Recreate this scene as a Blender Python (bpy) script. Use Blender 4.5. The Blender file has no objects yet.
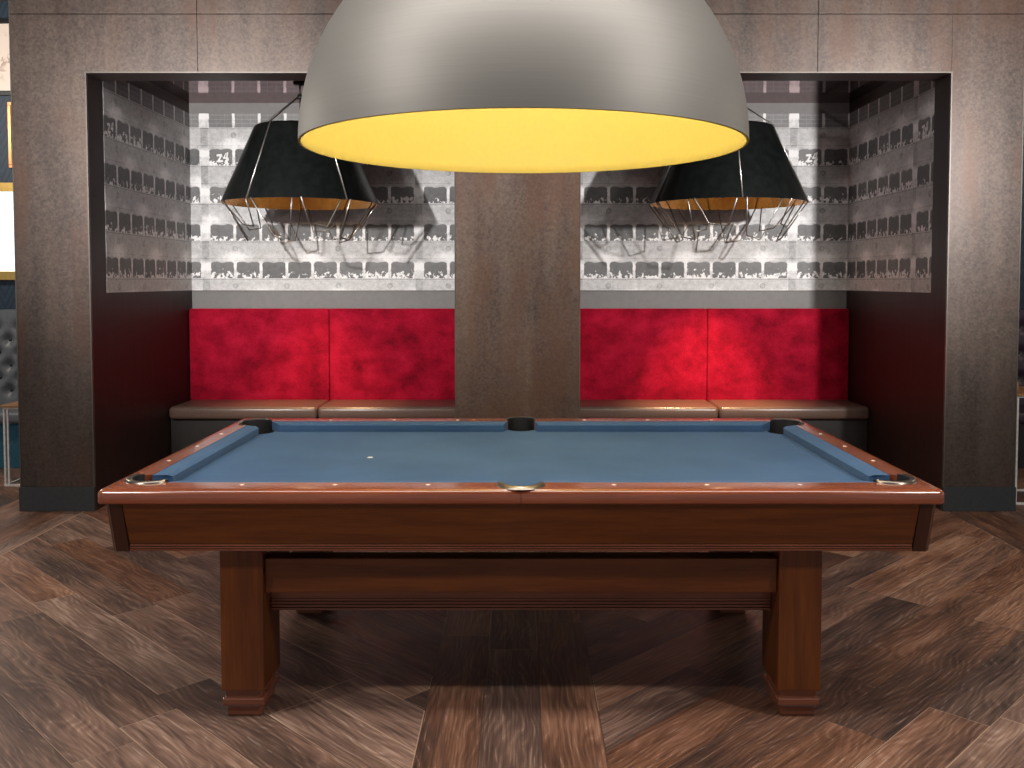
import bpy, bmesh, math, random
from mathutils import Vector, Matrix
R = math.radians
random.seed(7)
scene = bpy.context.scene
COL = scene.collection

# ------------------------------------------------------------------ helpers: nodes
def lin(r, g, b):
    def c(v):
        v /= 255.0
        return v / 12.92 if v <= 0.04045 else ((v + 0.055) / 1.055) ** 2.4
    return (c(r), c(g), c(b), 1.0)

class G:
    """tiny node-graph builder with arithmetic on sockets"""
    def __init__(self, name):
        self.m = bpy.data.materials.new(name)
        self.m.use_nodes = True
        self.nt = self.m.node_tree
        self.nt.nodes.clear()
        self.out = self.nt.nodes.new('ShaderNodeOutputMaterial')
        self.b = self.nt.nodes.new('ShaderNodeBsdfPrincipled')
        self.nt.links.new(self.b.outputs[0], self.out.inputs[0])
    def put(self, sock, v):
        if isinstance(v, S): self.nt.links.new(v.s, sock)
        elif isinstance(v, bpy.types.NodeSocket): self.nt.links.new(v, sock)
        else: sock.default_value = v
    def set(self, **k):
        names = dict(color='Base Color', rough='Roughness', metal='Metallic', coat='Coat Weight', coatr='Coat Roughness',
                     sheen='Sheen Weight', sheenr='Sheen Roughness', sheent='Sheen Tint', emis='Emission Color', estr='Emission Strength',
                     spec='Specular IOR Level', normal='Normal', aniso='Anisotropic', spect='Specular Tint', ior='IOR')
        for a, v in k.items(): self.put(self.b.inputs[names[a]], v)
        return self.m
    def math(self, op, *a):
        n = self.nt.nodes.new('ShaderNodeMath'); n.operation = op
        for i, v in enumerate(a): self.put(n.inputs[i], v)
        return S(self, n.outputs[0])
    def pos(self):
        n = self.nt.nodes.new('ShaderNodeNewGeometry')
        return self.sep(n.outputs['Position'])
    def obj(self):
        n = self.nt.nodes.new('ShaderNodeTexCoord')
        return self.sep(n.outputs['Object'])
    def sep(self, v):
        n = self.nt.nodes.new('ShaderNodeSeparateXYZ'); self.nt.links.new(v, n.inputs[0])
        return [S(self, n.outputs[i]) for i in range(3)]
    def vec(self, x, y, z=0.0):
        n = self.nt.nodes.new('ShaderNodeCombineXYZ')
        for i, v in enumerate((x, y, z)): self.put(n.inputs[i], v)
        return n.outputs[0]
    def noise(self, v, scale=1.0, detail=3.0, rough=0.55, dist=0.0):
        n = self.nt.nodes.new('ShaderNodeTexNoise')
        self.put(n.inputs['Vector'], v)
        n.inputs['Scale'].default_value = scale; n.inputs['Detail'].default_value = detail
        n.inputs['Roughness'].default_value = rough; n.inputs['Distortion'].default_value = dist
        return S(self, n.outputs['Fac'])
    def white(self, v):
        n = self.nt.nodes.new('ShaderNodeTexWhiteNoise'); n.noise_dimensions = '3D'
        self.put(n.inputs['Vector'], v)
        return S(self, n.outputs['Value'])
    def ss(self, a, b, x):
        n = self.nt.nodes.new('ShaderNodeMapRange'); n.interpolation_type = 'SMOOTHSTEP'
        self.put(n.inputs['Value'], x); self.put(n.inputs['From Min'], a); self.put(n.inputs['From Max'], b)
        return S(self, n.outputs['Result'])
    def mix(self, f, a, b):
        n = self.nt.nodes.new('ShaderNodeMix'); n.data_type = 'RGBA'
        self.put(n.inputs[0], f); self.put(n.inputs[6], a); self.put(n.inputs[7], b)
        return n.outputs[2]
    def ramp(self, f, stops):
        n = self.nt.nodes.new('ShaderNodeValToRGB')
        e = n.color_ramp.elements
        while len(e) < len(stops): e.new(0.5)
        for el, (p, c) in zip(e, stops): el.position = p; el.color = c
        self.put(n.inputs[0], f)
        return n.outputs[0]
    def grey(self, v):
        return self.vec(v, v, v)
    def bump(self, h, strength=0.2, dist=0.01):
        n = self.nt.nodes.new('ShaderNodeBump')
        n.inputs['Strength'].default_value = strength; n.inputs['Distance'].default_value = dist
        self.put(n.inputs['Height'], h)
        return n.outputs[0]

class S:
    def __init__(self, g, s): self.g = g; self.s = s
    def __add__(self, o): return self.g.math('ADD', self, o)
    __radd__ = __add__
    def __sub__(self, o): return self.g.math('SUBTRACT', self, o)
    def __rsub__(self, o): return self.g.math('SUBTRACT', o, self)
    def __mul__(self, o): return self.g.math('MULTIPLY', self, o)
    __rmul__ = __mul__
    def __truediv__(self, o): return self.g.math('DIVIDE', self, o)
    def floor(self): return self.g.math('FLOOR', self)
    def fract(self): return self.g.math('FRACT', self)
    def abs(self): return self.g.math('ABSOLUTE', self)
    def lt(self, o): return self.g.math('LESS_THAN', self, o)
    def gt(self, o): return self.g.math('GREATER_THAN', self, o)
    def pow(self, o): return self.g.math('POWER', self, o)
    def min(self, o): return self.g.math('MINIMUM', self, o)
    def max(self, o): return self.g.math('MAXIMUM', self, o)
    def exp(self): return self.g.math('EXPONENT', self)

def gauss(x, c, w):
    d = (x - c) / w
    return (d * d * -1.0).exp()

def plain(name, col, rough=0.5, metal=0.0, mottle=0.12, scale=40.0, **k):
    g = G(name)
    x, y, z = g.obj()
    n = g.noise(g.vec(x, y, z), scale, 3)
    d = tuple(c * (1 - mottle) for c in col[:3]) + (1,)
    l = tuple(min(1, c * (1 + mottle)) for c in col[:3]) + (1,)
    g.set(color=g.mix(g.ss(0.3, 0.7, n), d, l), rough=rough, metal=metal, **k)
    return g.m

# ------------------------------------------------------------------ helpers: meshes
def tag(o, label=None, cat=None, group=None, kind=None):
    if label: o['label'] = label
    if cat: o['category'] = cat
    if group: o['group'] = group
    if kind: o['kind'] = kind
    return o

def empty(name, loc, rz=0.0, **k):
    o = bpy.data.objects.new(name, None)
    COL.objects.link(o)
    o.location = loc; o.rotation_euler = (0, 0, rz)
    o.empty_display_size = 0.1
    tag(o, **k)
    return o

class MB:
    """collects shapes; build() links them as ONE mesh object"""
    def __init__(self): self.bm = bmesh.new()
    def _merge(self, b):
        me = bpy.data.meshes.new('t'); b.to_mesh(me); b.free()
        self.bm.from_mesh(me); bpy.data.meshes.remove(me)
        return self
    def box(self, x0, x1, y0, y1, z0, z1, bev=0.0, seg=2):
        b = bmesh.new()
        bmesh.ops.create_cube(b, size=1.0)
        for v in b.verts:
            v.co = Vector(((x0 + x1) / 2 + v.co.x * (x1 - x0), (y0 + y1) / 2 + v.co.y * (y1 - y0), (z0 + z1) / 2 + v.co.z * (z1 - z0)))
        if bev: bmesh.ops.bevel(b, geom=b.edges[:], offset=bev, segments=seg, profile=0.5, affect='EDGES')
        return self._merge(b)
    def prism(self, poly, z0, z1, bev=0.0, seg=2):
        b = bmesh.new()
        lo = [b.verts.new((p[0], p[1], z0)) for p in poly]
        hi = [b.verts.new((p[0], p[1], z1)) for p in poly]
        n = len(poly)
        b.faces.new(lo[::-1]); top = b.faces.new(hi)
        for i in range(n): b.faces.new((lo[i], lo[(i + 1) % n], hi[(i + 1) % n], hi[i]))
        bmesh.ops.recalc_face_normals(b, faces=b.faces[:])
        if bev:
            ed = [e for e in top.edges]
            bmesh.ops.bevel(b, geom=ed, offset=bev, segments=seg, profile=0.5, affect='EDGES')
        bmesh.ops.triangulate(b, faces=[f for f in b.faces if len(f.verts) > 4])
        return self._merge(b)
    def hull(self, quadA, quadB):
        """solid between two rings of points of equal count"""
        b = bmesh.new()
        A = [b.verts.new(p) for p in quadA]; B = [b.verts.new(p) for p in quadB]
        n = len(A)
        b.faces.new(A[::-1]); b.faces.new(B)
        for i in range(n): b.faces.new((A[i], A[(i + 1) % n], B[(i + 1) % n], B[i]))
        bmesh.ops.recalc_face_normals(b, faces=b.faces[:])
        return self._merge(b)
    def tube(self, pts, r, n=8, closed=False):
        b = bmesh.new()
        P = [Vector(p) for p in pts]
        rings = []
        m = len(P)
        for i, p in enumerate(P):
            if closed: d = (P[(i + 1) % m] - P[(i - 1) % m]).normalized()
            elif i == 0: d = (P[1] - P[0]).normalized()
            elif i == m - 1: d = (P[-1] - P[-2]).normalized()
            else: d = ((P[i + 1] - P[i]).normalized() + (P[i] - P[i - 1]).normalized()).normalized()
            up = Vector((0, 0, 1)) if abs(d.z) < 0.95 else Vector((1, 0, 0))
            u = d.cross(up).normalized(); w = u.cross(d).normalized()
            rr = r(i / (m - 1)) if callable(r) else r
            rings.append([b.verts.new(p + (u * math.cos(2 * math.pi * k / n) + w * math.sin(2 * math.pi * k / n)) * rr) for k in range(n)])
        for i in range(m if closed else m - 1):
            a, c = rings[i], rings[(i + 1) % m]
            for k in range(n): b.faces.new((a[k], a[(k + 1) % n], c[(k + 1) % n], c[k]))
        if not closed:
            b.faces.new(rings[0][::-1]); b.faces.new(rings[-1])
        bmesh.ops.recalc_face_normals(b, faces=b.faces[:])
        for f in b.faces: f.smooth = True
        return self._merge(b)
    def lathe(self, prof, cx=0.0, cy=0.0, n=64, flat=False):
        b = bmesh.new()
        rings = []
        for r, z in prof:
            if r < 1e-6: rings.append([b.verts.new((cx, cy, z))])
            else: rings.append([b.verts.new((cx + r * math.cos(2 * math.pi * k / n), cy + r * math.sin(2 * math.pi * k / n), z)) for k in range(n)])
        for a, c in zip(rings, rings[1:]):
            for k in range(n):
                k2 = (k + 1) % n
                if len(a) == 1 and len(c) == 1: continue
                if len(a) == 1: b.faces.new((a[0], c[k2], c[k]))
                elif len(c) == 1: b.faces.new((a[k], a[k2], c[0]))
                else: b.faces.new((a[k], a[k2], c[k2], c[k]))
        bmesh.ops.recalc_face_normals(b, faces=b.faces[:])
        for f in b.faces: f.smooth = not flat
        return self._merge(b)
    def build(self, name, mat, parent=None, smooth=False, off=(0, 0, 0), **k):
        me = bpy.data.meshes.new(name)
        if smooth:
            for f in self.bm.faces: f.smooth = True
        if off != (0, 0, 0):
            for v in self.bm.verts: v.co -= Vector(off)
        self.bm.to_mesh(me); self.bm.free()
        o = bpy.data.objects.new(name, me)
        COL.objects.link(o)
        if mat: me.materials.append(mat)
        if parent: o.parent = parent
        tag(o, **k)
        return o

def smooth_angle(o, deg=35):
    me = o.data
    for p in me.polygons: p.use_smooth = True
    bm = bmesh.new(); bm.from_mesh(me)
    for e in bm.edges:
        e.smooth = len(e.link_faces) == 2 and e.calc_face_angle(0) < R(deg)
    bm.to_mesh(me); bm.free()
    return o

def copy_tree(o, parent=None):
    c = o.copy(); COL.objects.link(c)
    c.parent = parent
    for ch in list(o.children): copy_tree(ch, c)
    return c

# ------------------------------------------------------------------ measurements
FY = 6.01                      # face of the booth wall
OL, OR_ = -3.245, 3.200        # its outer ends
IL, IR = -2.764, 2.735         # inside ends of the opening
PL, PR = -0.424, 0.379         # central pier
OT = 2.813                     # top of the opening
JD = 6.243                     # back of the jamb
BY = 7.86                      # booth back wall
AC = 2.972                     # booth ceiling
WB, WT = 1.414, 2.886          # wallpaper bottom / top
RC = 3.85                      # room ceiling

# ------------------------------------------------------------------ materials
def mat_floor():
    g = G('limed_oak_chevron_planks')
    x, y, z = g.pos()
    xm = x + 0.033
    a = xm.abs()                              # mirrored about the middle strip
    r2 = math.sqrt(0.5)
    # zones: 0 centre strip (a<.301), 1 chevron field (.301-2.80), 2 outer strip (2.80-3.402), 3 beyond
    fld = a.gt(0.301) * a.lt(2.80)
    out3 = a.gt(3.402)
    diag = fld + out3
    sgn = xm.gt(0.0) * 2.0 - 1.0
    # diagonal coordinates for the field: planks run towards (+1,+1) on the right
    u_d = (a * 1.0 + y) * r2
    v_d = (y - a) * r2
    u = u_d * diag + y * (1.0 - diag)
    v = (v_d - 0.034) * diag + xm * (1.0 - diag)
    zone = fld * 1.0 + a.gt(2.80) * 2.0 + out3 * 3.0 + sgn * 7.0 * a.gt(0.301)
    W = 0.2005
    vv = v / W + 0.5 * (1.0 - diag)
    row = vv.floor(); vf = vv.fract()
    rnd = g.white(g.vec(row, zone, 3.3))
    L = 1.35
    uu = u / L + rnd
    col = uu.floor(); uf = uu.fract()
    pid = g.white(g.vec(row, col, zone + 15.0))
    pid2 = g.white(g.vec(row, col, zone + 31.0))
    # grain
    wob = g.noise(g.vec(u * 1.1 + pid * 40.0, v * 3.2, pid2 * 17.0), 1.6, 2, 0.5, 0.1)
    ring = ((v * 1.0 + wob * 0.30 + pid) * 38.0).fract()
    ring = (ring - 0.5).abs() * 2.0
    fine = g.noise(g.vec(u * 4.5 + pid * 13.0, v * 165.0, pid2 * 9.0), 1.0, 4, 0.6)
    fib = g.noise(g.vec(u * 3.0 + pid * 7.0, v * 60.0, pid * 9.0), 1.0, 3, 0.6)
    cloud = g.noise(g.vec(u * 1.3 + pid * 23.0, v * 5.0, pid * 31.0), 1.6, 3, 0.55)
    tone = (pid - 0.5) * 0.24 + 0.41 + (cloud - 0.5) * 0.85 + (ring - 0.5) * 0.12 + (fine - 0.5) * 0.6 + (fib - 0.5) * 0.45
    c = g.ramp(tone, [(0.08, lin(52, 40, 35)), (0.34, lin(92, 70, 60)), (0.56, lin(130, 102, 87)), (0.9, lin(188, 160, 141))])
    warm = g.ramp(tone, [(0.08, lin(60, 38, 28)), (0.34, lin(102, 68, 50)), (0.56, lin(138, 98, 76)), (0.9, lin(190, 156, 132))])
    c = g.mix(g.ss(0.35, 0.75, pid2 * 0.6 + cloud * 0.45), c, warm)
    lime = g.ss(0.66, 0.80, fine * 0.62 + ring * 0.38) * 0.30
    c = g.mix(lime, c, lin(186, 170, 158))
    # joints: pale bevelled edges
    ev = (vf - 0.5).abs(); eu = (uf - 0.5).abs()
    jv = g.ss(0.484, 0.494, ev); ju = g.ss(0.4975, 0.4990, eu)
    e1 = (a - 0.301).abs().lt(0.003); e2 = (a - 2.80).abs().lt(0.004); e3 = (a - 3.402).abs().lt(0.004)
    j = jv.max(ju).max(e1).max(e2).max(e3)
    jt = g.mix(g.ss(0.35, 0.6, pid), lin(72, 54, 44), lin(178, 146, 122))
    c = g.mix(j * 0.8, c, jt)
    g.set(color=c, rough=fib * 0.25 + 0.36, spec=0.35,
          normal=g.bump(fine * 0.5 + ring * 0.25 - j * 1.2, 0.35, 0.002))
    return g.m

def mat_patina(name='bronze_patina_laminate', dark=1.0, warm_lit=0.0):  # last argument widens the rust tone to paint in warm lamplight
    g = G(name)
    x, y, z = g.pos()
    big = g.noise(g.vec(x * 1.5, y * 1.5, z * 0.9), 1.25, 4, 0.55)
    st = g.noise(g.vec(x * 6.0, y * 6.0, z * 0.55), 1.0, 3, 0.55)
    fine = g.noise(g.vec(x * 60.0, y * 60.0, z * 60.0), 1.0, 3, 0.7)
    worm = g.noise(g.vec(x * 10.0, y * 10.0, z * 14.0), 1.0, 4, 0.6, 1.6)
    t = big * 0.55 + st * 0.55 + (worm - 0.5) * 0.2 + (fine - 0.5) * 0.75 - 0.05
    def s(r, gg, b): return lin(r * dark, gg * dark * .965, b * dark * .94)
    c = g.ramp(t, [(0.25, s(84, 73, 68)), (0.45, s(122, 106, 98)), (0.62, s(146, 128, 117)), (0.8, s(166, 148, 136))])
    rust_warm = g.ss(0.45 - warm_lit, 0.64 - warm_lit, g.noise(g.vec(x * 4.4 + 5.0, y * 4.0, z * 0.8 + 3.0), 1.0, 3, 0.6)) * g.ss(0.36 - warm_lit, 0.56 - warm_lit, g.noise(g.vec(x * 0.7 + 9.0, y, z * 0.8), 1.6, 2))
    c = g.mix(rust_warm * 0.55, c, s(138, 96, 74))
    g.set(color=c, rough=0.34 + fine * 0.18, metal=0.35, spec=0.5)
    return g.m

def mat_wallpaper(name, axis, off, sign):
    """black and white photograph print of theatre balconies, tier over tier"""
    g = G(name)
    P = g.pos()
    s0 = P[axis] * sign + off
    t = P[2] - WB
    PER = 0.06 + 8 * 0.216
    sp = s0 / PER
    per = sp.floor()
    s = sp.fract() * PER
    pil = s.lt(0.06)
    cc = (s - 0.06) / 0.216
    ci = cc.floor(); gx = cc.fract()
    tr = (t - 0.10) / 0.3135
    row = tr.floor(); f = tr.fract()
    rid = g.white(g.vec(ci + per * 8.0, row, 1.7))
    d = (gx - 0.5).abs()
    med = g.noise(g.vec(s0 * 26.0, t * 26.0, 3.0), 1.0, 3, 0.6)
    fin = g.noise(g.vec(s0 * 90.0, t * 90.0, 7.0), 1.0, 3, 0.65)
    spk = g.noise(g.vec(s0 * 30.0, t * 24.0, 5.0), 1.0, 3, 0.62)
    wob = (med - 0.5) * 0.16
    # the dark box openings with swagged tops
    ht = 0.462 - gauss(gx, 0.5, 0.15) * 0.028 - (d * 2.0).pow(8.0) * 0.13 + wob * 0.5
    brick = row.gt(3.5)
    box = g.ss(0.0, 0.03, ht - f) * g.ss(0.462, 0.432, d + wob * 0.3) * (1.0 - pil) * f.gt(0.004)
    below = t.lt(0.10)
    box = box * (1.0 - below)
    inner = 0.13 + (rid - 0.5) * 0.06 + (med - 0.5) * 0.10 + g.ss(0.25, 0.5, f) * 0.02
    # brick-like top tier: rails across
    rail = ((f * 9.0).fract() - 0.5).abs().gt(0.40) * brick * 0.06 + ((gx * 3.0).fract() - 0.5).abs().gt(0.46) * brick * 0.04
    inner = inner + rail + brick * 0.05
    # spectators: pale blobs leaning over the parapet
    hgt = g.ss(0.30, 0.02, f)
    fig = g.ss(0.60, 0.66, spk * 0.90 + hgt * 0.18 + (rid - 0.5) * 0.10 - 0.01) * f.lt(0.26) * (1.0 - brick)
    inner = inner + fig * (0.58 + fin * 0.3)
    # one box in the upper tier holds a pale zig-zag figure
    isf = (row - 3.0).abs().lt(0.5) * (ci - 0.0).abs().lt(0.5)
    def seg(x0, y0, x1, y1, w):
        L2 = (x1 - x0) ** 2 + (y1 - y0) ** 2
        h = g.math('MULTIPLY', ((gx - x0) * (x1 - x0) + (f - y0) * (y1 - y0)) / L2, 1.0).max(0.0).min(1.0)
        dx = gx - x0 - h * (x1 - x0); dy = f - y0 - h * (y1 - y0)
        return (dx * dx + dy * dy).lt(w * w)
    z4 = seg(0.36, 0.27, 0.52, 0.28, 0.030).max(seg(0.52, 0.28, 0.40, 0.12, 0.030)).max(seg(0.40, 0.11, 0.56, 0.12, 0.028)).max(seg(0.60, 0.20, 0.76, 0.21, 0.022)).max(seg(0.76, 0.33, 0.72, 0.17, 0.028)).max(seg(0.62, 0.22, 0.70, 0.32, 0.02))
    inner = inner + isf * z4 * 0.62
    # light masonry between the tiers
    bf = (f - 0.46) / 0.54
    glow = gauss(((cc + 0.5 + row * 1.0) / 3.0).fract(), 0.5, 0.13) * gauss(f, 0.56, 0.16) * (1.0 - brick)
    glow2 = gauss(gx, 0.5, 0.30) * gauss(f, 0.55, 0.09) * 0.3
    base = 0.46 + (med - 0.5) * 0.42 + (fin - 0.5) * 0.36
    base = base + glow * (0.2 + med * 0.45) + glow2 * 0.35
    pl_l = g.ss(0.36, 0.46, d).max(pil) * f.lt(0.48) * (gauss(f, 0.32, 0.10) + gauss(f, 0.10, 0.12) * 0.35) * (0.35 + med * 1.3)
    base = base + pl_l * 0.55
    # roundels and panel lines on the parapets
    ex = ((cc * 0.5).fract() - 0.5) * 2.0 * 0.216; ey = (f - 0.80) * 0.3135
    rr = (ex * ex + ey * ey)
    round_ = rr.lt(0.024 ** 2) - rr.lt(0.014 ** 2) * 0.45
    base = base - round_ * 0.15
    base = base - (f - 0.975).abs().lt(0.012) * 0.16 - (f - 0.53).abs().lt(0.010) * 0.12 + (f - 0.995).abs().lt(0.010) * 0.1
    base = base - pil * f.gt(0.48) * 0.12
    base = base + below * 0.06
    val = box * inner + (1.0 - box) * base
    val = val.max(0.05).min(0.80)
    n = g.nt.nodes.new('ShaderNodeCombineXYZ')
    g.put(n.inputs[0], val * 1.0); g.put(n.inputs[1], val * 0.975); g.put(n.inputs[2], val * 0.97)
    g.set(color=n.outputs[0], rough=0.5, spec=0.3)
    return g.m

def mat_velvet():
    g = G('crimson_velvet')
    x, y, z = g.pos()
    pile = g.noise(g.vec(x * 5.5, y * 5.0, z * 6.5), 1.0, 5, 0.62, 0.1)
    fine = g.noise(g.vec(x * 110.0, y * 110.0, z * 110.0), 1.0, 2, 0.6)
    t = pile * 0.9 + (fine - 0.5) * 0.55 + 0.02
    c = g.ramp(t, [(0.24, lin(92, 2, 20)), (0.48, lin(142, 8, 34)), (0.74, lin(174, 22, 52))])
    g.set(color=c, rough=0.85, sheen=0.35, sheenr=0.4, sheent=lin(255, 60, 90), spec=0.1,
          normal=g.bump(fine, 0.3, 0.003))
    return g.m

def mat_wood(name, axis, c0, c1, rough=0.3, coat=0.35, scale=1.0):
    g = G(name)
    p = g.obj()
    k = [26.0, 26.0, 26.0]; k[axis] = 1.6
    n = g.noise(g.vec(p[0] * k[0] * scale, p[1] * k[1] * scale, p[2] * k[2] * scale), 1.0, 4, 0.6, 0.3)
    k2 = [150.0] * 3; k2[axis] = 9.0
    f = g.noise(g.vec(p[0] * k2[0], p[1] * k2[1], p[2] * k2[2]), 1.0, 2, 0.6)
    g.set(color=g.mix(g.ss(0.28, 0.74, n * 0.72 + f * 0.28), c0, c1), rough=rough, coat=coat, coatr=0.18, spec=0.4)
    return g.m

def mat_cloth():
    g = G('blue_billiard_cloth')
    x, y, z = g.pos()
    n = g.noise(g.vec(x * 230.0, y * 230.0, z * 230.0), 1.0, 2, 0.6)
    b = g.noise(g.vec(x * 3.0, y * 3.0, z * 3.0), 1.0, 2)
    g.set(color=g.ramp(n * 0.6 + b * 0.4, [(0.3, lin(51, 77, 108)), (0.7, lin(71, 100, 135))]), rough=0.9, spec=0.1, sheen=0.06,
          normal=g.bump(n, 0.25, 0.001))
    return g.m

def mat_dome():
    g = G('satin_grey_spun_metal')
    x, y, z = g.obj()
    br = g.noise(g.vec(x * 2.0, y * 2.0, z * 150.0), 1.0, 3, 0.6)
    g.set(color=g.mix(br, lin(122, 119, 114), lin(132, 129, 124)), rough=0.54, metal=0.5, spec=0.5)
    return g.m

def mat_gold_foil():
    g = G('gold_foil_lining')
    x, y, z = g.obj()
    n = g.noise(g.vec(x * 14.0, y * 14.0, z * 2.0), 1.0, 3, 0.6)
    g.set(color=g.mix(n, lin(176, 108, 30), lin(236, 172, 76)), rough=0.22, metal=0.95)
    return g.m

def mat_chevron():
    g = G('navy_chevron_wallpaper')
    x, y, z = g.pos()
    zig = ((x / 0.26).fract() - 0.5).abs() * 0.55
    st = ((z + zig * 1.0) / 0.10).fract()
    n = g.noise(g.vec(x * 50.0, y, z * 50.0), 1.0, 2)
    l = g.ss(0.42, 0.5, (st - 0.5).abs() + (n - 0.5) * 0.1)
    k = (st.gt(0.5)) * 0.6
    g.set(color=g.mix(l * 0.7 + k * 0.3, lin(20, 38, 54), lin(50, 72, 92)), rough=0.6)
    return g.m

M = {}
M['floor'] = mat_floor()
M['patina'] = mat_patina(dark=.57)
M['pier'] = mat_patina('bronze_patina_pier_warm_lit', .70, .065)  # pier copy: warm dome light painted in as a lighter, browner tone
M['velvet'] = mat_velvet()
M['espresso'] = mat_wood('espresso_stained_panel', 2, lin(34, 20, 18), lin(50, 31, 28), 0.5, 0.0)
M['plinth'] = plain('charcoal_plinth_laminate', lin(50, 52, 54), 0.45)
M['edge'] = plain('brushed_edge_trim', lin(96, 89, 83), 0.42, 0.6, 0.05)
M['greywall'] = plain('warm_grey_paint', lin(112, 109, 107), 0.6, 0, 0.05, 25)
M['darkpaint'] = plain('dark_room_paint', lin(74, 70, 68), 0.7)
gm = G('maroon_stretch_ceiling_gloss'); gx_, gy_, gz_ = gm.pos()
gm.set(color=gm.mix(gm.noise(gm.vec(gx_ * 3.0, gy_ * 3.0, 0.0), 1.0, 2), lin(116, 58, 68), lin(124, 64, 74)), rough=0.06, metal=1.0)
M['glossceil'] = gm.m
M['leather'] = plain('taupe_seat_leather', lin(92, 73, 64), 0.30, 0, 0.10, 60, spec=0.5)
M['benchbase'] = plain('dark_bench_laminate', lin(36, 32, 30), 0.45)
WA, WBc = lin(76, 35, 10), lin(110, 56, 17)
M['wood_x'] = mat_wood('walnut_veneer_lengthwise', 0, WA, WBc)
M['wood_y'] = mat_wood('walnut_veneer_crosswise', 1, WA, WBc)
M['wood_z'] = mat_wood('walnut_veneer_upright', 2, WA, WBc)
RA, RB = lin(110, 53, 32), lin(144, 77, 49)
M['rail_wood'] = mat_wood('polished_mahogany_rail', 0, RA, RB, 0.2, 0.6)
M['block_wood'] = mat_wood('dark_walnut_corner', 2, lin(48, 22, 12), lin(66, 32, 17))
M['reed'] = mat_wood('reeded_walnut_moulding', 0, lin(98, 54, 38), lin(126, 74, 54), 0.22, 0.5)
M['cloth'] = mat_cloth()
M['iron'] = plain('aged_pocket_chrome', lin(128, 118, 108), 0.30, 0.9, 0.12, 30)
M['liner'] = plain('black_rubber_liner', lin(30, 29, 30), 0.45)
M['sight'] = plain('pearl_sight_inlay', lin(240, 234, 220), 0.3, 0, 0.03)
M['dome'] = mat_dome()
M['yellow'] = plain('yellow_reflector_paint', (0.54, 0.42, 0.09, 1), 0.6, 0, 0.02)
M['black_shade'] = plain('black_lacquer_shade', lin(15, 18, 17), 0.33, 0, 0.25, 18, spec=0.35)
M['gold'] = mat_gold_foil()
M['wire'] = plain('nickel_wire', lin(150, 146, 142), 0.28, 0.85, 0.05)
M['blackmetal'] = plain('black_metal', lin(30, 30, 30), 0.4, 0.4)
M['white_metal'] = plain('white_painted_metal', lin(232, 228, 220), 0.4)
M['chevron'] = mat_chevron()
M['greyblue'] = plain('grey_blue_tufted_leather', lin(102, 104, 108), 0.42, 0, 0.1)
M['button'] = plain('dark_upholstery_button', lin(34, 32, 40), 0.4)
M['teal'] = plain('teal_fabric', lin(40, 92, 112), 0.8)
M['oak'] = mat_wood('oiled_oak', 0, lin(140, 96, 56), lin(176, 128, 80), 0.4, 0.1)
M['brass'] = plain('brass_frame', lin(206, 170, 96), 0.3, 0.85, 0.06)
M['copperframe'] = plain('copper_frame', lin(190, 120, 76), 0.35, 0.7, 0.06)
M['navy_panel'] = plain('navy_picture_mount', lin(34, 40, 50), 0.5)
M['plum'] = plain('plum_tufted_leather', lin(62, 48, 60), 0.45, 0, 0.1)
ge = G('bulb_glow'); ge.set(color=(1, .9, .7, 1), emis=(1, .82, .5, 1), estr=12.0); M['bulb'] = ge.m
ge = G('lit_glass_panel'); x_, y_, z_ = ge.pos()
ge.set(color=(.9, .95, 1, 1), emis=ge.mix(ge.ss(-4.6, -4.2, x_), (1, 1, 1, 1), lin(214, 246, 250)), estr=1.15); M['litglass'] = ge.m
gp = G('cream_poster_print'); x_, y_, z_ = gp.pos()
sk = gp.noise(gp.vec(x_ * 9.0, 0.0, z_ * 9.0), 1.0, 4, 0.6, 1.0)
gp.set(color=gp.mix(gp.ss(0.52, 0.60, sk) * gp.ss(0.25, 0.05, (z_ - 3.38).abs()) * 0.6, lin(232, 216, 204), lin(150, 112, 92)), rough=0.6); M['poster'] = gp.m

# ------------------------------------------------------------------ the setting
def struct(name, mb, m, parent=None, off=(0, 0, 0)):
    o = mb.build(name, m, parent, off=off)
    if not parent: o['kind'] = 'structure'
    return o

struct('floor', MB().box(-9, 9, -4.5, 9.2, -0.10, 0), M['floor'])
struct('ceiling', MB().box(-9, 9, -4.5, 9.2, RC, RC + 0.1), M['darkpaint'])

# booth facade: patinated panels with open joints on a dark carcass
wf = struct('wall_front', MB().box(OL, IL - 0.002, FY, FY + 0.024, 0.157, 3.181, 0.002).box(IR + 0.002, OR_, FY, FY + 0.024, 0.157, 3.181, 0.002)
    .box(IL - 0.002, -2.057, FY, FY + 0.024, OT, 3.181, 0.0015).box(-2.055, -0.02, FY, FY + 0.024, OT, 3.181, 0.0015)
    .box(-0.018, 1.884, FY, FY + 0.024, OT, 3.181, 0.0015).box(1.886, IR + 0.002, FY, FY + 0.024, OT, 3.181, 0.0015)
    .box(OL, -2.057, FY, FY + 0.024, 3.186, RC, 0.002).box(-2.055, -0.02, FY, FY + 0.024, 3.186, RC, 0.002)
    .box(-0.018, 1.884, FY, FY + 0.024, 3.186, RC, 0.002).box(1.886, OR_, FY, FY + 0.024, 3.186, RC, 0.002), M['patina'])
struct('pier_panel', MB().box(PL, PR, FY + 0.001, FY + 0.024, 0.157, OT, 0.002), M['pier'], wf)
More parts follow.
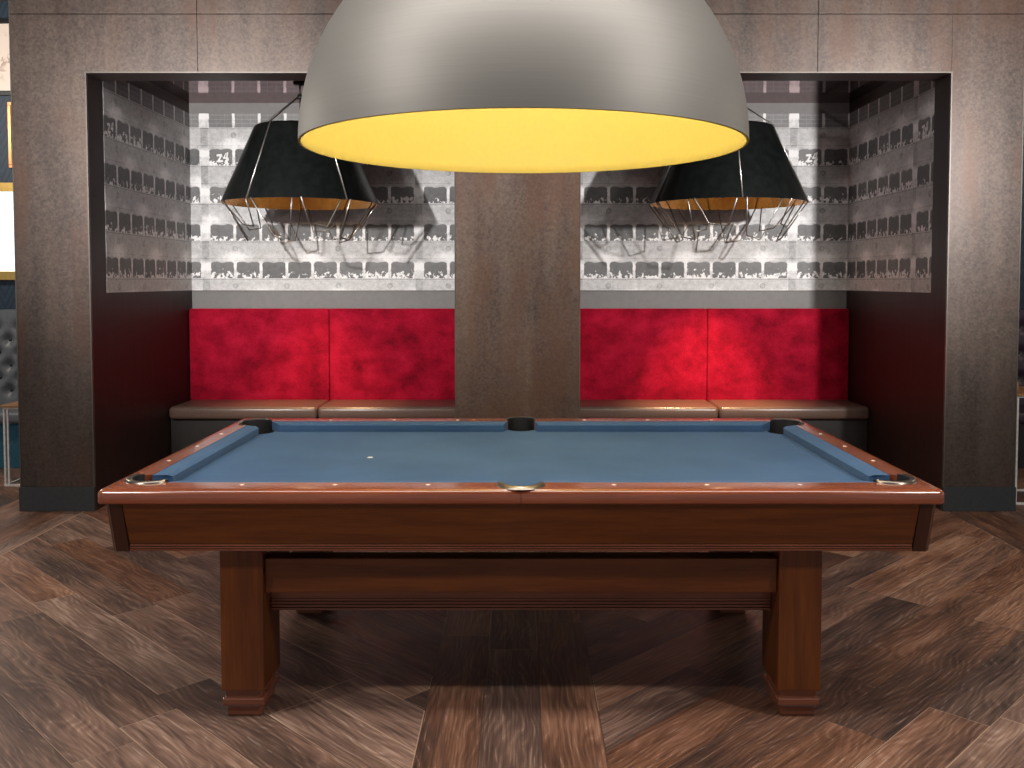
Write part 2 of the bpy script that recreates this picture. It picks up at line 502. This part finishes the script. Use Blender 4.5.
# bright edge strips round the opening
e = 0.008
struct('edge_strip', MB().box(IL - e, IL, FY - 0.003, FY + 0.02, 0.157, OT + e).box(IR, IR + e, FY - 0.003, FY + 0.02, 0.157, OT + e)
    .box(IL, IR, FY - 0.003, FY + 0.02, OT, OT + e).box(PL - 0.002, PL + 0.004, FY - 0.002, FY + 0.02, 0.157, OT).box(PR - 0.004, PR + 0.002, FY - 0.002, FY + 0.02, 0.157, OT)
    .box(OL - 0.002, OL + 0.006, FY - 0.003, FY + 0.024, 0.157, RC).box(OR_ - 0.006, OR_ + 0.002, FY - 0.003, FY + 0.024, 0.157, RC), M['edge'], wf)

wl = struct('wall_left', MB().box(OL + 0.01, IL, FY + 0.024, BY + 0.15, 0, RC), M['espresso'])
wr = struct('wall_right', MB().box(IR, OR_ - 0.01, FY + 0.024, BY + 0.15, 0, RC), M['espresso'])
wb = struct('wall_back', MB().box(IL, IR, BY, BY + 0.15, 0, RC), M['greywall'])
struct('wall_pier', MB().box(PL, PR, FY + 0.024, BY, 0, AC), M['espresso'])
struct('wall_lintel', MB().box(IL, PL, FY + 0.024, JD, OT, RC).box(PL, PR, FY + 0.024, JD, AC, RC).box(PR, IR, FY + 0.024, JD, OT, RC), M['espresso'])
struct('ceiling_booth', MB().box(IL, PL, JD, BY, AC, AC + 0.04).box(PL, PR, JD, BY, AC, AC + 0.04).box(PR, IR, JD, BY, AC, AC + 0.04), M['glossceil'])
T = 0.001
SL = 2.673
struct('wallpaper', MB().box(IL + T, PL, BY - T, BY, WB, WT), mat_wallpaper('theatre_print_left_booth', 0, SL, 1.0), wb)
struct('wallpaper', MB().box(PR, IR - T, BY - T, BY, WB, WT), mat_wallpaper('theatre_print_right_booth', 0, -2.245, 1.0), wb)
struct('wallpaper', MB().box(IL, IL + T, JD, BY, WB, WT), mat_wallpaper('theatre_print_left_return', 1, -BY + IL + SL, 1.0), wl)
struct('wallpaper', MB().box(IR - T, IR, JD, BY, WB, WT), mat_wallpaper('theatre_print_right_return', 1, BY + IR - 2.245, -1.0), wr)
# grey lower ledge under the wallpaper and shadow-gap strip over it
struct('trim_1', MB().box(IL, PL, BY - 0.012, BY - .0015, WB - 0.006, WB, 0).box(PR, IR, BY - 0.012, BY - .0015, WB - 0.006, WB, 0), M['edge'])
struct('trim_2', MB().box(PL - 0.012, PL, BY - 0.012, BY, 0.5, AC).box(PR, PR + 0.012, BY - 0.012, BY, 0.5, AC), M['espresso'])
struct('baseboard_left', MB().box(OL - 0.008, IL, FY - 0.010, FY + 0.022, 0, 0.157, 0.002).box(OL - 0.008, OL + 0.008, FY + 0.022, BY + 0.14, 0, 0.157, 0.002), M['plinth'])
struct('baseboard_right', MB().box(IR, OR_ + 0.008, FY - 0.010, FY + 0.022, 0, 0.157, 0.002).box(OR_ - 0.008, OR_ + 0.008, FY + 0.022, BY + 0.14, 0, 0.157, 0.002), M['plinth'])
struct('baseboard_pier', MB().box(PL, PR, FY - 0.010, FY + 0.022, 0, 0.157, 0.002), M['plinth'])
struct('wall_far_left', MB().box(-9, OL + 0.01, BY + 0.15, BY + 0.3, 0, RC), M['chevron'])
struct('wall_far_right', MB().box(OR_ - 0.01, 9, BY + 0.15, BY + 0.3, 0, RC), M['chevron'])

# ------------------------------------------------------------------ banquettes in the booths
def pad(x0, x1, y0, y1, z0, z1, bev, seg=4):
    return MB().box(x0, x1, y0, y1, z0, z1, bev, seg)
def booth_bench(x0, x1, xs, label):
    b = empty('banquette', ((x0 + x1) / 2, 7.57, 0), label=label, cat='bench', group=None)
    off = tuple(b.location)
    MB().box(x0 + .004, x1 - .004, 7.33, BY - .004, 0, .406).build('base', M['benchbase'], b, off=off)
    for a, c in ((x0 + .004, xs - .0015), (xs + .0015, x1 - .004)):
        smooth_angle(pad(a, c, 7.272, 7.752, .408, .508, .030).build('seat_pad', M['leather'], b, off=off), 50)
    for a, c in ((x0 + .006, xs - .001), (xs + .001, x1 - .006)):
        smooth_angle(pad(a, c, 7.755, BY - .004, .47, 1.262, .014, 3).build('back_panel', M['velvet'], b, off=off), 50)
    return b
booth_bench(IL, PL, -1.594, 'crimson velvet backed bench with taupe seat in the booth left of the pier')
booth_bench(PR, IR, 1.549, 'crimson velvet backed bench with taupe seat in the booth right of the pier')

# ------------------------------------------------------------------ pool table
YC = 3.892
tbl = empty('pool_table', (0, YC, 0), label='walnut pool table with blue cloth standing on dark plank floor', cat='pool table')
CR = (1.284, .642, .080)      # corner pocket centre / radius
SR = (.727, .068)             # side pocket centre y / radius
XO, YO, ZT = 1.413, .8215, .800
def arc(cx, cy, r, a0, a1, n=14):
    return [(cx + r * math.cos(R(a0 + (a1 - a0) * i / n)), cy + r * math.sin(R(a0 + (a1 - a0) * i / n))) for i in range(n + 1)]
XI, YI = 1.318, .704          # inner edge of the rail wood
# left half rail: outer path counter-clockwise, then the notched inner path
def half_rail(sgn, d=0.0):
    g_ = 0.0008
    cr = 0.026
    outer = [(-g_, YO - d)] + arc(-XO + cr, YO - cr, cr - d, 90, 180, 6) + arc(-XO + cr, -YO + cr, cr - d, 180, 270, 6) + [(-g_, -YO + d)]
    # inner path from front side pocket, along front rail, front corner pocket, end rail, rear corner pocket, rear rail, rear side pocket
    cx, cy, r = CR
    sy, sr = SR
    a_s = math.degrees(math.acos((sy - YI) / sr)) if abs(sy - YI) < sr else 90
    inner = []
    inner += arc(0, -sy, sr, 270 - 0.6, 180 - (90 - math.degrees(math.acos((sy - YI) / sr))) if False else 180 - math.degrees(math.asin((sy - YI) / sr)), 10)
    dx = math.sqrt(r * r - (YI - cy) ** 2); dy = math.sqrt(r * r - (XI - cx) ** 2)
    a0 = math.degrees(math.atan2(-(YI - cy), dx)) ; a1 = math.degrees(math.atan2(dy, -(XI - cx)))
    inner += arc(-cx, -cy, r, a0, a1 - 360, 16)
    inner += [(px, -py) for px, py in arc(-cx, -cy, r, a0, a1 - 360, 16)[::-1]]
    inner += [(px, -py) for px, py in arc(0, -sy, sr, 270 - 0.6, 180 - math.degrees(math.asin((sy - YI) / sr)), 10)[::-1]]
    poly = outer + inner
    if sgn > 0: poly = [(-px, py) for px, py in poly][::-1]
    return poly
for sgn in (-1, 1):
    bm = bmesh.new()
    layers = []
    for d, z in [(.004, .751), (0, .755), (0, .783), (.0012, .7875), (.0045, .7925), (.0095, .7965), (.015, .799), (.021, .800)]:
        layers.append([bm.verts.new((x, y, z)) for x, y in half_rail(sgn, d)])
    for lo, hi in zip(layers, layers[1:]):
        for i in range(len(lo)):
            k = (i + 1) % len(lo)
            bm.faces.new((lo[i], lo[k], hi[k], hi[i]))
    bm.faces.new(layers[0][::-1]); bm.faces.new(layers[-1])
    bmesh.ops.recalc_face_normals(bm, faces=bm.faces[:])
    bmesh.ops.triangulate(bm, faces=[f for f in bm.faces if len(f.verts) > 4])
    mb = MB(); mb._merge(bm)
    smooth_angle(mb.build('rail', M['rail_wood'], tbl), 40)
# cloth bed with bitten-out pockets
def bed_poly():
    a, b_ = 1.322, .708
    cx, cy, r = CR; sy, sr = SR
    q = []
    # quarter pattern walked counter-clockwise from the rear side pocket to the left
    def corner(sx, sy_):
        d1 = math.sqrt(r * r - (b_ - cy) ** 2); d2 = math.sqrt(r * r - (a - cx) ** 2)
        p = arc(cx, cy, r, math.degrees(math.atan2(b_ - cy, -d1)), 360 + math.degrees(math.atan2(-d2, a - cx)), 14)
        return [(x * sx, y * sy_) for x, y in p]
    h = math.degrees(math.asin((b_ - sy) / sr))
    front_side = arc(0, -sy, sr, 180 - 0 - abs(h) if h > 0 else 180 + h, abs(h) if h > 0 else -h, 14)
    h2 = math.degrees(math.asin((sy - b_) / sr))
    front_side = arc(0, -sy, sr, 180 - h2, h2, 14)
    q += front_side                       # dips up over the front side pocket, going +x
    q += corner(1, -1)
    q += corner(1, 1)[::-1]
    q += [(-x, -y) for x, y in front_side]
    q += corner(-1, 1)
    q += corner(-1, -1)[::-1]
    return q
MB().prism(bed_poly(), .715, .757).build('playing_surface', M['cloth'], tbl)
# cushions
NX, NY = 1.254, .638
def cushion(a0, a1, b0, b1, along, s):
    """a0..a1 nose extent, b0..b1 back extent; s = side sign"""
    def ring(an, ab):
        if along == 'x':
            return [(an, s * NY, .789), (an, s * (NY + .001), .772), (an * .9 + ab * .1, s * (NY + .003), .758), (ab, s * (YI - .0005), .758), (ab, s * (YI - .0005), .7985), (an * .6 + ab * .4, s * (NY + .02), .796)]
        return [(s * NX, an, .789), (s * (NX + .001), an, .772), (s * (NX + .003), an * .9 + ab * .1, .758), (s * (XI - .0005), ab, .758), (s * (XI - .0005), ab, .7985), (s * (NX + .016), an * .6 + ab * .4, .796)]
    return MB().hull(ring(a0, b0), ring(a1, b1)).build('cushion', M['cloth'], tbl)
for s in (-1, 1):
    cushion(-1.176, -.084, -1.232, -.067, 'x', s)
    cushion(.084, 1.176, .067, 1.232, 'x', s)
    cushion(-.552, .552, -.580, .580, 'y', s)
# pockets: liner cup (open, dark) with a chrome iron round the outer side
def pocket(cx, cy, r, a0, a1, r2):
    p = MB()
    p.lathe([(r + .0, .756 if abs(cx) < .1 else .756), (r - .002, .755), (r - .006, .66), (r * .7, .632), (0, .628)], cx, cy, 28)
    # raised outer wall of the liner, up to the iron
    n = 22
    ex = 12 if abs(cx) > .1 else 0
    b0, b1 = a0 - ex, a1 + ex
    for i in range(n):
        t0, t1 = R(b0 + (b1 - b0) * i / n), R(b0 + (b1 - b0) * (i + 1) / n)
        def P(rr, t, z): return (cx + rr * math.cos(t), cy + rr * math.sin(t), z)
        p.hull([P(r - .007, t0, .665), P(r - .001, t0, .665), P(r - .001, t0, .806), P(r - .007, t0, .806)],
               [P(r - .007, t1, .665), P(r - .001, t1, .665), P(r - .001, t1, .806), P(r - .007, t1, .806)])
    o = p.build('pocket', M['liner'], tbl, label='black pocket cup with a metal iron round its outer edge')
    pts_in, ring = MB(), []
    A = []
    n = 26
    bm = bmesh.new()
    rows = []
    for i in range(n + 1):
        u = i / n; t = R(a0 + (a1 - a0) * u)
        w = (r2 - r) * (0.45 + 0.55 * math.sin(math.pi * u) ** 0.6)
        zz = .8005
        prof = [(r - .006, .800), (r - .005, zz + .007), (r + w * .35, zz + .010), (r + w * .8, zz + .006), (r + w, zz - .0005)]
        rows.append([bm.verts.new((cx + q * math.cos(t), cy + q * math.sin(t), z)) for q, z in prof])
    for a, c in zip(rows, rows[1:]):
        for k in range(len(a) - 1): bm.faces.new((a[k], a[k + 1], c[k + 1], c[k]))
        bm.faces.new((a[-1], a[0], c[0], c[-1]))
    bm.faces.new(rows[0]); bm.faces.new(rows[-1][::-1])
    bmesh.ops.recalc_face_normals(bm, faces=bm.faces[:])
    mb = MB(); mb._merge(bm)
    smooth_angle(mb.build('pocket_iron', M['iron'], o, label='aged chrome pocket iron'), 60)
for sx in (-1, 1):
    for sy in (-1, 1):
        m_ = {(1, 1): (-30, 120), (-1, 1): (60, 210), (-1, -1): (150, 314), (1, -1): (226, 390)}[(sx, sy)]
        pocket(sx * CR[0], sy * CR[1], CR[2], m_[0], m_[1], .098)
pocket(0, SR[0], SR[1], 8, 172, .090)
pocket(0, -SR[0], SR[1], 184, 356, .096)
# sights
ST = .316
def sight(x, y):
    q = .0085
    MB().prism([(x - q, y), (x, y - q), (x + q, y), (x, y + q)], .7995, .8012).build('sight', M['sight'], tbl)
for s in (-1, 1):
    for k in (-3, -2, -1, 1, 2, 3): sight(k * ST, s * .7425)
    for k in (-1, 0, 1): sight(s * 1.357, k * ST)
MB().prism([(-.629 + .012 * math.cos(i * math.pi / 8), -.022 + .012 * math.sin(i * math.pi / 8)) for i in range(16)], .7568, .7578).build('foot_spot', M['sight'], tbl, label='small white spot')
# apron
ft, fb, ZB = -.812, -.796, .588
for s in (-1, 1):
    MB().hull([(-1.327, s * .812, .750), (1.327, s * .812, .750), (1.327, s * .799, .750), (-1.327, s * .799, .750)],
              [(-1.312, s * .794, .612), (1.312, s * .794, .612), (1.312, s * .778, .612), (-1.312, s * .778, .612)]).build('apron', M['wood_x'], tbl)
    MB().hull([(s * 1.386, -.752, .750), (s * 1.386, .752, .750), (s * 1.368, .752, .750), (s * 1.368, -.752, .750)],
              [(s * 1.367, -.736, .588), (s * 1.367, .736, .588), (s * 1.345, .736, .588), (s * 1.345, -.736, .588)]).build('apron', M['wood_y'], tbl)
    mo = MB()
    for k in range(3):
        z0 = .588 + k * .0078
        mo.box(-1.311, 1.311, s * .792 - (.006 if s < 0 else .02), s * .792 + (.02 if s < 0 else .006), z0, z0 + .0062, .0022, 2)
    mo.box(-1.311, 1.311, min(s * .786, s * .77), max(s * .786, s * .77), .589, .612)
    mo.build('reeded_moulding', M['reed'], tbl)
    for sx in (-1, 1):
        def cb(k, z):
            w = [(1.329, .8125), (1.372, .8125), (1.387, .798), (1.387, .754), (1.342, .754), (1.342, .777), (1.329, .777)]
            return [(sx * (x - k * .017), s * (y - k * .015), z) for x, y in w]
        MB().hull(cb(0, .750), cb(1, .587)).build('corner_block', M['block_wood'], tbl)
# slate and under frame (dark underside)
MB().box(-1.195, 1.195, -.635, .635, .665, .7145).build('slate', M['plinth'], tbl)
MB().box(-1.02, 1.02, -.60, .60, .600, .664).build('subframe', M['block_wood'], tbl)
# legs
LY = ((-.760, -.545), (.225, .432))
for (y0, y1) in LY:
    for sx in (-1, 1):
        xa, xb = sorted((sx * .877, sx * 1.023))
        lg = MB().box(xa, xb, y0, y1, .094, .660, .003).build('leg', M['wood_z'], tbl)
        i = .012
        MB().box(xa + i, xb - i, y0 + i, y1 - i, .066, .094).box(xa + .002, xb - .002, y0 + .002, y1 - .002, .040, .067, .005).box(xa + .014, xb - .014, y0 + .014, y1 - .014, .0, .040, .006).build('foot', M['reed'], lg)
for (y0, y1) in LY:
    MB().box(-.876, .876, y0 + .022, y0 + .10, .427, .545, .003).build('stretcher', M['wood_x'], tbl)
bk = MB().box(-.876, .876, LY[0][0] + .101, LY[0][0] + .15, .372, .44)
for k in range(4): bk.box(-.876, .876, LY[0][0] + .096, LY[0][0] + .15, .339 + k * .011, .348 + k * .011, .003)
bk.build('lower_beam', M['reed'], tbl)
for sx in (-1, 1):
    MB().box(min(sx * .91, sx * .99), max(sx * .91, sx * .99), LY[0][1] + .001, LY[1][0] - .001, .427, .545, .003).build('stretcher', M['wood_y'], tbl)

# ------------------------------------------------------------------ dome lamp over the table
DX, DY, DZ, DR = .010, 3.885, 2.040, .905
dome = empty('dome_pendant', (DX, DY, DZ), label='giant grey dome pendant with yellow inside hanging over the pool table', cat='pendant lamp')
prof = [(DR * math.cos(R(a)), DR * math.sin(R(a)) * 1.0) for a in [i * 2.5 for i in range(0, 36)]] + [(.03, DR)]
smooth_angle(MB().lathe(prof, n=128).build('shade', M['dome'], dome), 60)
ri = DR - .012
prof = [(DR, 0.0), (ri + .002, -.001), (ri, .003)] + [(ri * math.cos(R(a)), ri * math.sin(R(a))) for a in [i * 2.5 for i in range(1, 36)]] + [(0, ri)]
smooth_angle(MB().lathe(prof, n=128).build('reflector', M['yellow'], dome, label='yellow painted inner face'), 60)
MB().lathe([(0, DR + .10), (.05, DR + .10), (.07, DR + .03), (.075, DR - .002), (0, DR - .003)], n=32).build('cap', M['blackmetal'], dome)
MB().tube([(0, 0, DR + .09), (0, 0, RC - DZ - .03)], .008).build('suspension_rod', M['blackmetal'], dome)
MB().lathe([(0, RC - DZ - .001), (.08, RC - DZ - .001), (.075, RC - DZ - .035), (0, RC - DZ - .04)], n=32).build('ceiling_canopy', M['blackmetal'], dome)
MB().lathe([(0, .62), (.02, .625), (.055, .66), (.06, .71), (.03, .77), (.02, .80), (.02, ri), (0, ri)], n=24).build('bulb', M['bulb'], dome)

# ------------------------------------------------------------------ black cage pendants in the booths
RZ = 2.068
def cage_pendant(x, rot, label):
    zb = 1.79
    L = lambda z: z - zb
    p = empty('cage_pendant', (x, 7.05, zb), rot, label=label, cat='pendant lamp')
    rb, rt, z0, z1 = .580, .318, L(RZ), L(RZ + .572)
    o = MB().lathe([(rb, z0), (rt + .02, z1 - .02), (rt + .008, z1 - .004), (rt - .02, z1), (rt - .03, z1 - .002)], n=72).build('shade', M['black_shade'], p)
    smooth_angle(o, 50)
    o = MB().lathe([(rb, z0), (rb - .004, z0), (rt - .006, z1 - .006), (rt - .03, z1 - .004)], n=72).build('lining', M['gold'], p, label='gold foil lining')
    ap = L(2.866)
    n = 10
    w = MB()
    for k in range(n):
        t = 2 * math.pi * k / n
        d = .26
        dr = .165 if k % 2 == 0 else .255
        ri_ = .455 if k % 2 == 0 else .40
        P = lambda r, a, z: (r * math.cos(a), r * math.sin(a), z)
        w.tube([P(rb + .002, t - d, z0 + .004), P(ri_, t - d * .55, z0 - dr), P(ri_ - .01, t + d * .62, z0 - dr - .022), P(rb - .02, t + d, z0 + .004)], .0052, 6)
    w.build('wire_cage', M['wire'], p)
    for k in range(5):
        t = 2 * math.pi * (k + .25) / 5
        MB().tube([(.012 * math.cos(t), .012 * math.sin(t), ap), ((rt + .010) * math.cos(t), (rt + .010) * math.sin(t), z1 - .0), ((rb + .006) * math.cos(t), (rb + .006) * math.sin(t), z0)], .006, 6).build('support_wire', M['wire'], p)
    MB().tube([(0, 0, ap - .01), (0, 0, L(AC) - .001)], .006, 8).lathe([(0, L(AC) - .0008), (.05, L(AC) - .0008), (.046, L(AC) - .022), (0, L(AC) - .024)], n=24).lathe([(0, ap - .022), (.018, ap - .02), (.018, ap + .015), (0, ap + .018)], n=16).build('ceiling_mount', M['blackmetal'], p)
    MB().tube([(0, 0, ap - .02), (0, 0, z0 + .40)], .005, 8).lathe([(0, z0 + .41), (.022, z0 + .41), (.022, z0 + .34), (0, z0 + .335)], n=16).build('lamp_holder', M['blackmetal'], p)
    MB().lathe([(0, z0 + .335), (.018, z0 + .33), (.034, z0 + .29), (.03, z0 + .255), (0, z0 + .245)], n=20).build('bulb', M['bulb'], p)
    return p
cage_pendant(-1.650, R(10), 'black cone cage pendant with gold lining hanging in the left booth')
cage_pendant(1.545, R(-38), 'black cone cage pendant with gold lining hanging in the right booth')

# ------------------------------------------------------------------ the room beyond, left of the booth wall
WY = BY + .15
def tufted(name, x0, x1, matl, label, seat_mat, base_mat, group=None):
    b = empty(name, ((x0 + x1) / 2, 7.65, 0), label=label, cat='bench')
    off = tuple(b.location)
    MB().box(x0, x1, 7.40, WY - .004, 0, .36, .004).build('base', base_mat, b, off=off)
    smooth_angle(MB().box(x0, x1, 7.34, 7.83, .362, .452, .03, 4).build('seat', seat_mat, b, off=off), 50)
    # buttoned back: a grid pinched in at each button
    bm = bmesh.new()
    nx, nz = int((x1 - x0) / .02), 40
    zz0, zz1, yf = .454, 1.25, 7.80
    px, pz = .19, .17
    btn = []
    r = 0
    z = zz0 + .12
    while z < zz1 - .05:
        xx = x1 - .04 - (0 if r % 2 == 0 else px / 2)
        while xx > x0 + .03:
            btn.append((xx, z)); xx -= px
        z += pz / 2 * 1.25; r += 1
    V = []
    for j in range(nz + 1):
        rowv = []
        for i in range(nx + 1):
            x = x0 + (x1 - x0) * i / nx; z = zz0 + (zz1 - zz0) * j / nz
            d = min(((x - bx) ** 2 + (z - bz) ** 2) for bx, bz in btn)
            dep = .05 * math.exp(-d / (.045 ** 2))
            rowv.append(bm.verts.new((x, yf + dep, z)))
        V.append(rowv)
    for j in range(nz):
        for i in range(nx): bm.faces.new((V[j][i], V[j][i + 1], V[j + 1][i + 1], V[j + 1][i]))
    ring = [V[0][i] for i in range(nx + 1)] + [V[j][nx] for j in range(1, nz + 1)] + [V[nz][i] for i in range(nx - 1, -1, -1)] + [V[j][0] for j in range(nz - 1, 0, -1)]
    back = [bm.verts.new((v.co.x, WY - .004, v.co.z)) for v in ring]
    for i in range(len(ring)):
        k = (i + 1) % len(ring)
        bm.faces.new((ring[k], ring[i], back[i], back[k]))
    bmesh.ops.recalc_face_normals(bm, faces=bm.faces[:])
    mb = MB(); mb._merge(bm)
    o = smooth_angle(mb.build('back', matl, b, off=off), 60)
    bm0 = MB().box(-.012, .012, -.008, .008, -.012, .012, .006, 2).build('button', M['button'], o)
    smooth_angle(bm0, 60)
    for i, (bx, bz) in enumerate(btn):
        q = bm0 if i == 0 else bm0.copy()
        if i: COL.objects.link(q); q.parent = o
        q.location = (bx - off[0], yf + .044 - off[1], bz)
    return b
tufted('tufted_banquette', -5.1, -3.30, M['greyblue'], 'grey button tufted banquette on a teal base behind the small white legged table', M['greyblue'], M['teal'])
tufted('tufted_banquette', 3.30, 4.7, M['plum'], 'dark plum button tufted banquette at the right edge of the picture', M['plum'], M['benchbase'])

def frame(name, x0, x1, z0, z1, w, fm, inner, label, cat, wv=None, dep=.03, iname='picture'):
    f = empty(name, ((x0 + x1) / 2, WY, z0), label=label, cat=cat)
    off = tuple(f.location)
    wv = w if wv is None else wv
    mb = MB().box(x0, x1, WY - dep, WY - .001, z0, z0 + wv, .003).box(x0, x1, WY - dep, WY - .001, z1 - wv, z1, .003)
    mb.box(x0, x0 + w, WY - dep, WY - .001, z0 + wv, z1 - wv, .003).box(x1 - w, x1, WY - dep, WY - .001, z0 + wv, z1 - wv, .003)
    mb.build('frame', fm, f, off=off)
    MB().box(x0 + w, x1 - w, WY - dep * .5, WY - .001, z0 + wv, z1 - wv).build(iname, inner, f, off=off)
    return f
frame('framed_poster', -5.30, -4.22, 3.06, 3.70, .03, M['blackmetal'], M['poster'], 'cream poster in thin dark frame at the top left corner', 'picture', .04)
frame('framed_picture', -4.345, -3.72, 2.45, 3.005, .028, M['copperframe'], M['navy_panel'], 'copper framed picture half hidden behind the booth wall', 'picture')
frame('illuminated_panel', -5.50, -4.20, 1.50, 2.325, .02, M['brass'], M['litglass'], 'glowing white panel in brass frame on the navy wall', 'light panel', .075, .05, 'lit_glass')

def side_table(x0, x1, y0, y1, zt, label, flip=1):
    t = empty('side_table', ((x0 + x1) / 2, (y0 + y1) / 2, 0), label=label, cat='side table')
    off = tuple(t.location)
    MB().box(x0, x1, y0, y1, zt - .013, zt, .002).build('tabletop', M['oak'], t, off=off)
    w = .006
    xa = x0 + .026
    for y in (y0 + .03, y1 - .03):
        for q in (0, .026):
            MB().box(xa + q - w, xa + q + w, y - w, y + w, .014, zt - .0280).build('leg', M['white_metal'], t, off=off)
    xb = x1 - .02 if flip > 0 else x0 + .02
    for nm, z0 in (('floor_frame', 0), ('top_frame', zt - .0275)):
        fr = MB().box(min(xa - w, xb), max(xa + w, xb), y0 + .022, y0 + .038, z0, z0 + .0135).box(min(xa - w, xb), max(xa + w, xb), y1 - .038, y1 - .022, z0, z0 + .0135)
        fr.box(xa - w, xa + w, y0 + .036, y1 - .036, z0, z0 + .0135).build(nm, M['white_metal'], t, off=off)
    return t
side_table(-3.778, -3.34, 6.72, 7.16, .592, 'small oak topped table with white metal legs by the grey banquette')
side_table(3.252, 3.75, 6.16, 6.62, .745, 'small table with pale metal leg beside the right end of booth wall')
bl = MB().lathe([(0, 0), (.030, 0), (.034, .01), (.034, .06), (.026, .078), (.014, .086), (0, .087)], n=24).build('wooden_jar', M['oak'], None)
bl.location = (3.302, 6.25, .7455); smooth_angle(bl, 40)
tag(bl, 'small turned wooden jar standing on the pale legged table at right', 'jar')

# ------------------------------------------------------------------ light
def spot(name, loc, to, power, ang, blend=.5, size=.08, col=(1, 1, 1)):
    l = bpy.data.lights.new(name, 'SPOT'); l.energy = power; l.spot_size = R(ang); l.spot_blend = blend; l.shadow_soft_size = size; l.color = col
    o = bpy.data.objects.new(name, l); COL.objects.link(o); o.location = loc
    o.rotation_euler = (Vector(to) - Vector(loc)).to_track_quat('-Z', 'Y').to_euler()
    return o
def point(name, loc, power, size=.05, col=(1, 1, 1)):
    l = bpy.data.lights.new(name, 'POINT'); l.energy = power; l.shadow_soft_size = size; l.color = col
    o = bpy.data.objects.new(name, l); COL.objects.link(o); o.location = loc
    return o
def area(name, loc, to, power, sx, sy, col=(1, 1, 1)):
    l = bpy.data.lights.new(name, 'AREA'); l.shape = 'RECTANGLE'; l.size = sx; l.size_y = sy; l.energy = power; l.color = col
    o = bpy.data.objects.new(name, l); COL.objects.link(o); o.location = loc
    o.rotation_euler = (Vector(to) - Vector(loc)).to_track_quat('-Z', 'Y').to_euler()
    return o
point('dome_light', (DX, DY, DZ + .55), 47, .06, (1.0, .96, .90))
for nm, x, pw in (('left', -1.650, 200), ('right', 1.545, 430)):
    point('booth_bulb_' + nm, (x, 7.05, 2.26), 3.0, .03, (1, .72, .42))
    spot('booth_down_' + nm, (x, 7.05, 2.22), (x, 7.38, .5), pw, 54, .9, .03, (1, .62, .32))
spot('room_spot_left', (-2.68, 3.0, 2.42), (-1.55, 7.86, 2.6), 1000, 78, 1.0, .06, (1, .98, .96))
spot('room_spot_right', (3.2, 3.0, 2.42), (1.5, 7.86, 2.6), 1000, 78, 1.0, .06, (1, .98, .96))
spot('track_left', (-3.0, 1.6, 3.4), (-.9, 4.2, 0), 230, 110, .9, .14, (1, .95, .90))
spot('track_right', (3.0, 1.6, 3.4), (.9, 4.2, 0), 230, 110, .9, .14, (1, .95, .90))
area('linear_ceiling_lamp', (0, 2.7, 3.75), (0, 2.701, 0), 110, 5.0, .5, (1, .95, .90))
point('lounge_fill_left', (-4.9, 6.4, 3.0), 110, .12, (1, .92, .82))  # added fill without a fixture, brightens the far room on the left
point('lounge_fill_right', (5.2, 6.2, 3.0), 45, .12, (1, .85, .7))  # weaker added fill for the right side, no fixture behind it

w = bpy.data.worlds.new('room_ambient'); scene.world = w; w.use_nodes = True
bg = w.node_tree.nodes['Background']; bg.inputs[0].default_value = (.95, .97, 1.0, 1); bg.inputs[1].default_value = .45

# ------------------------------------------------------------------ camera
cd = bpy.data.cameras.new('camera'); cam = bpy.data.objects.new('camera', cd); COL.objects.link(cam)
F, PITCH, HX, HY = 935.0, R(2.6), 521.0, 281.0
cam.location = (0, 0, 1.492)
cam.rotation_euler = (math.pi / 2 - PITCH, 0, 0)
cd.sensor_fit = 'HORIZONTAL'; cd.sensor_width = 36.0; cd.lens = F / 1024 * 36.0
ppy = HY + F * math.tan(PITCH)
cd.shift_x = -(HX - 512) / 1024.0
cd.shift_y = (ppy - 384) / 1024.0
cd.clip_start = .05
scene.camera = cam

scene.view_settings.view_transform = 'Standard'
scene.view_settings.look = 'None'
scene.view_settings.gamma = 1.0
scene.view_settings.use_curve_mapping = False
scene.view_settings.exposure = 0.0
scene.cycles.use_denoising = True
scene.cycles.max_bounces = 8
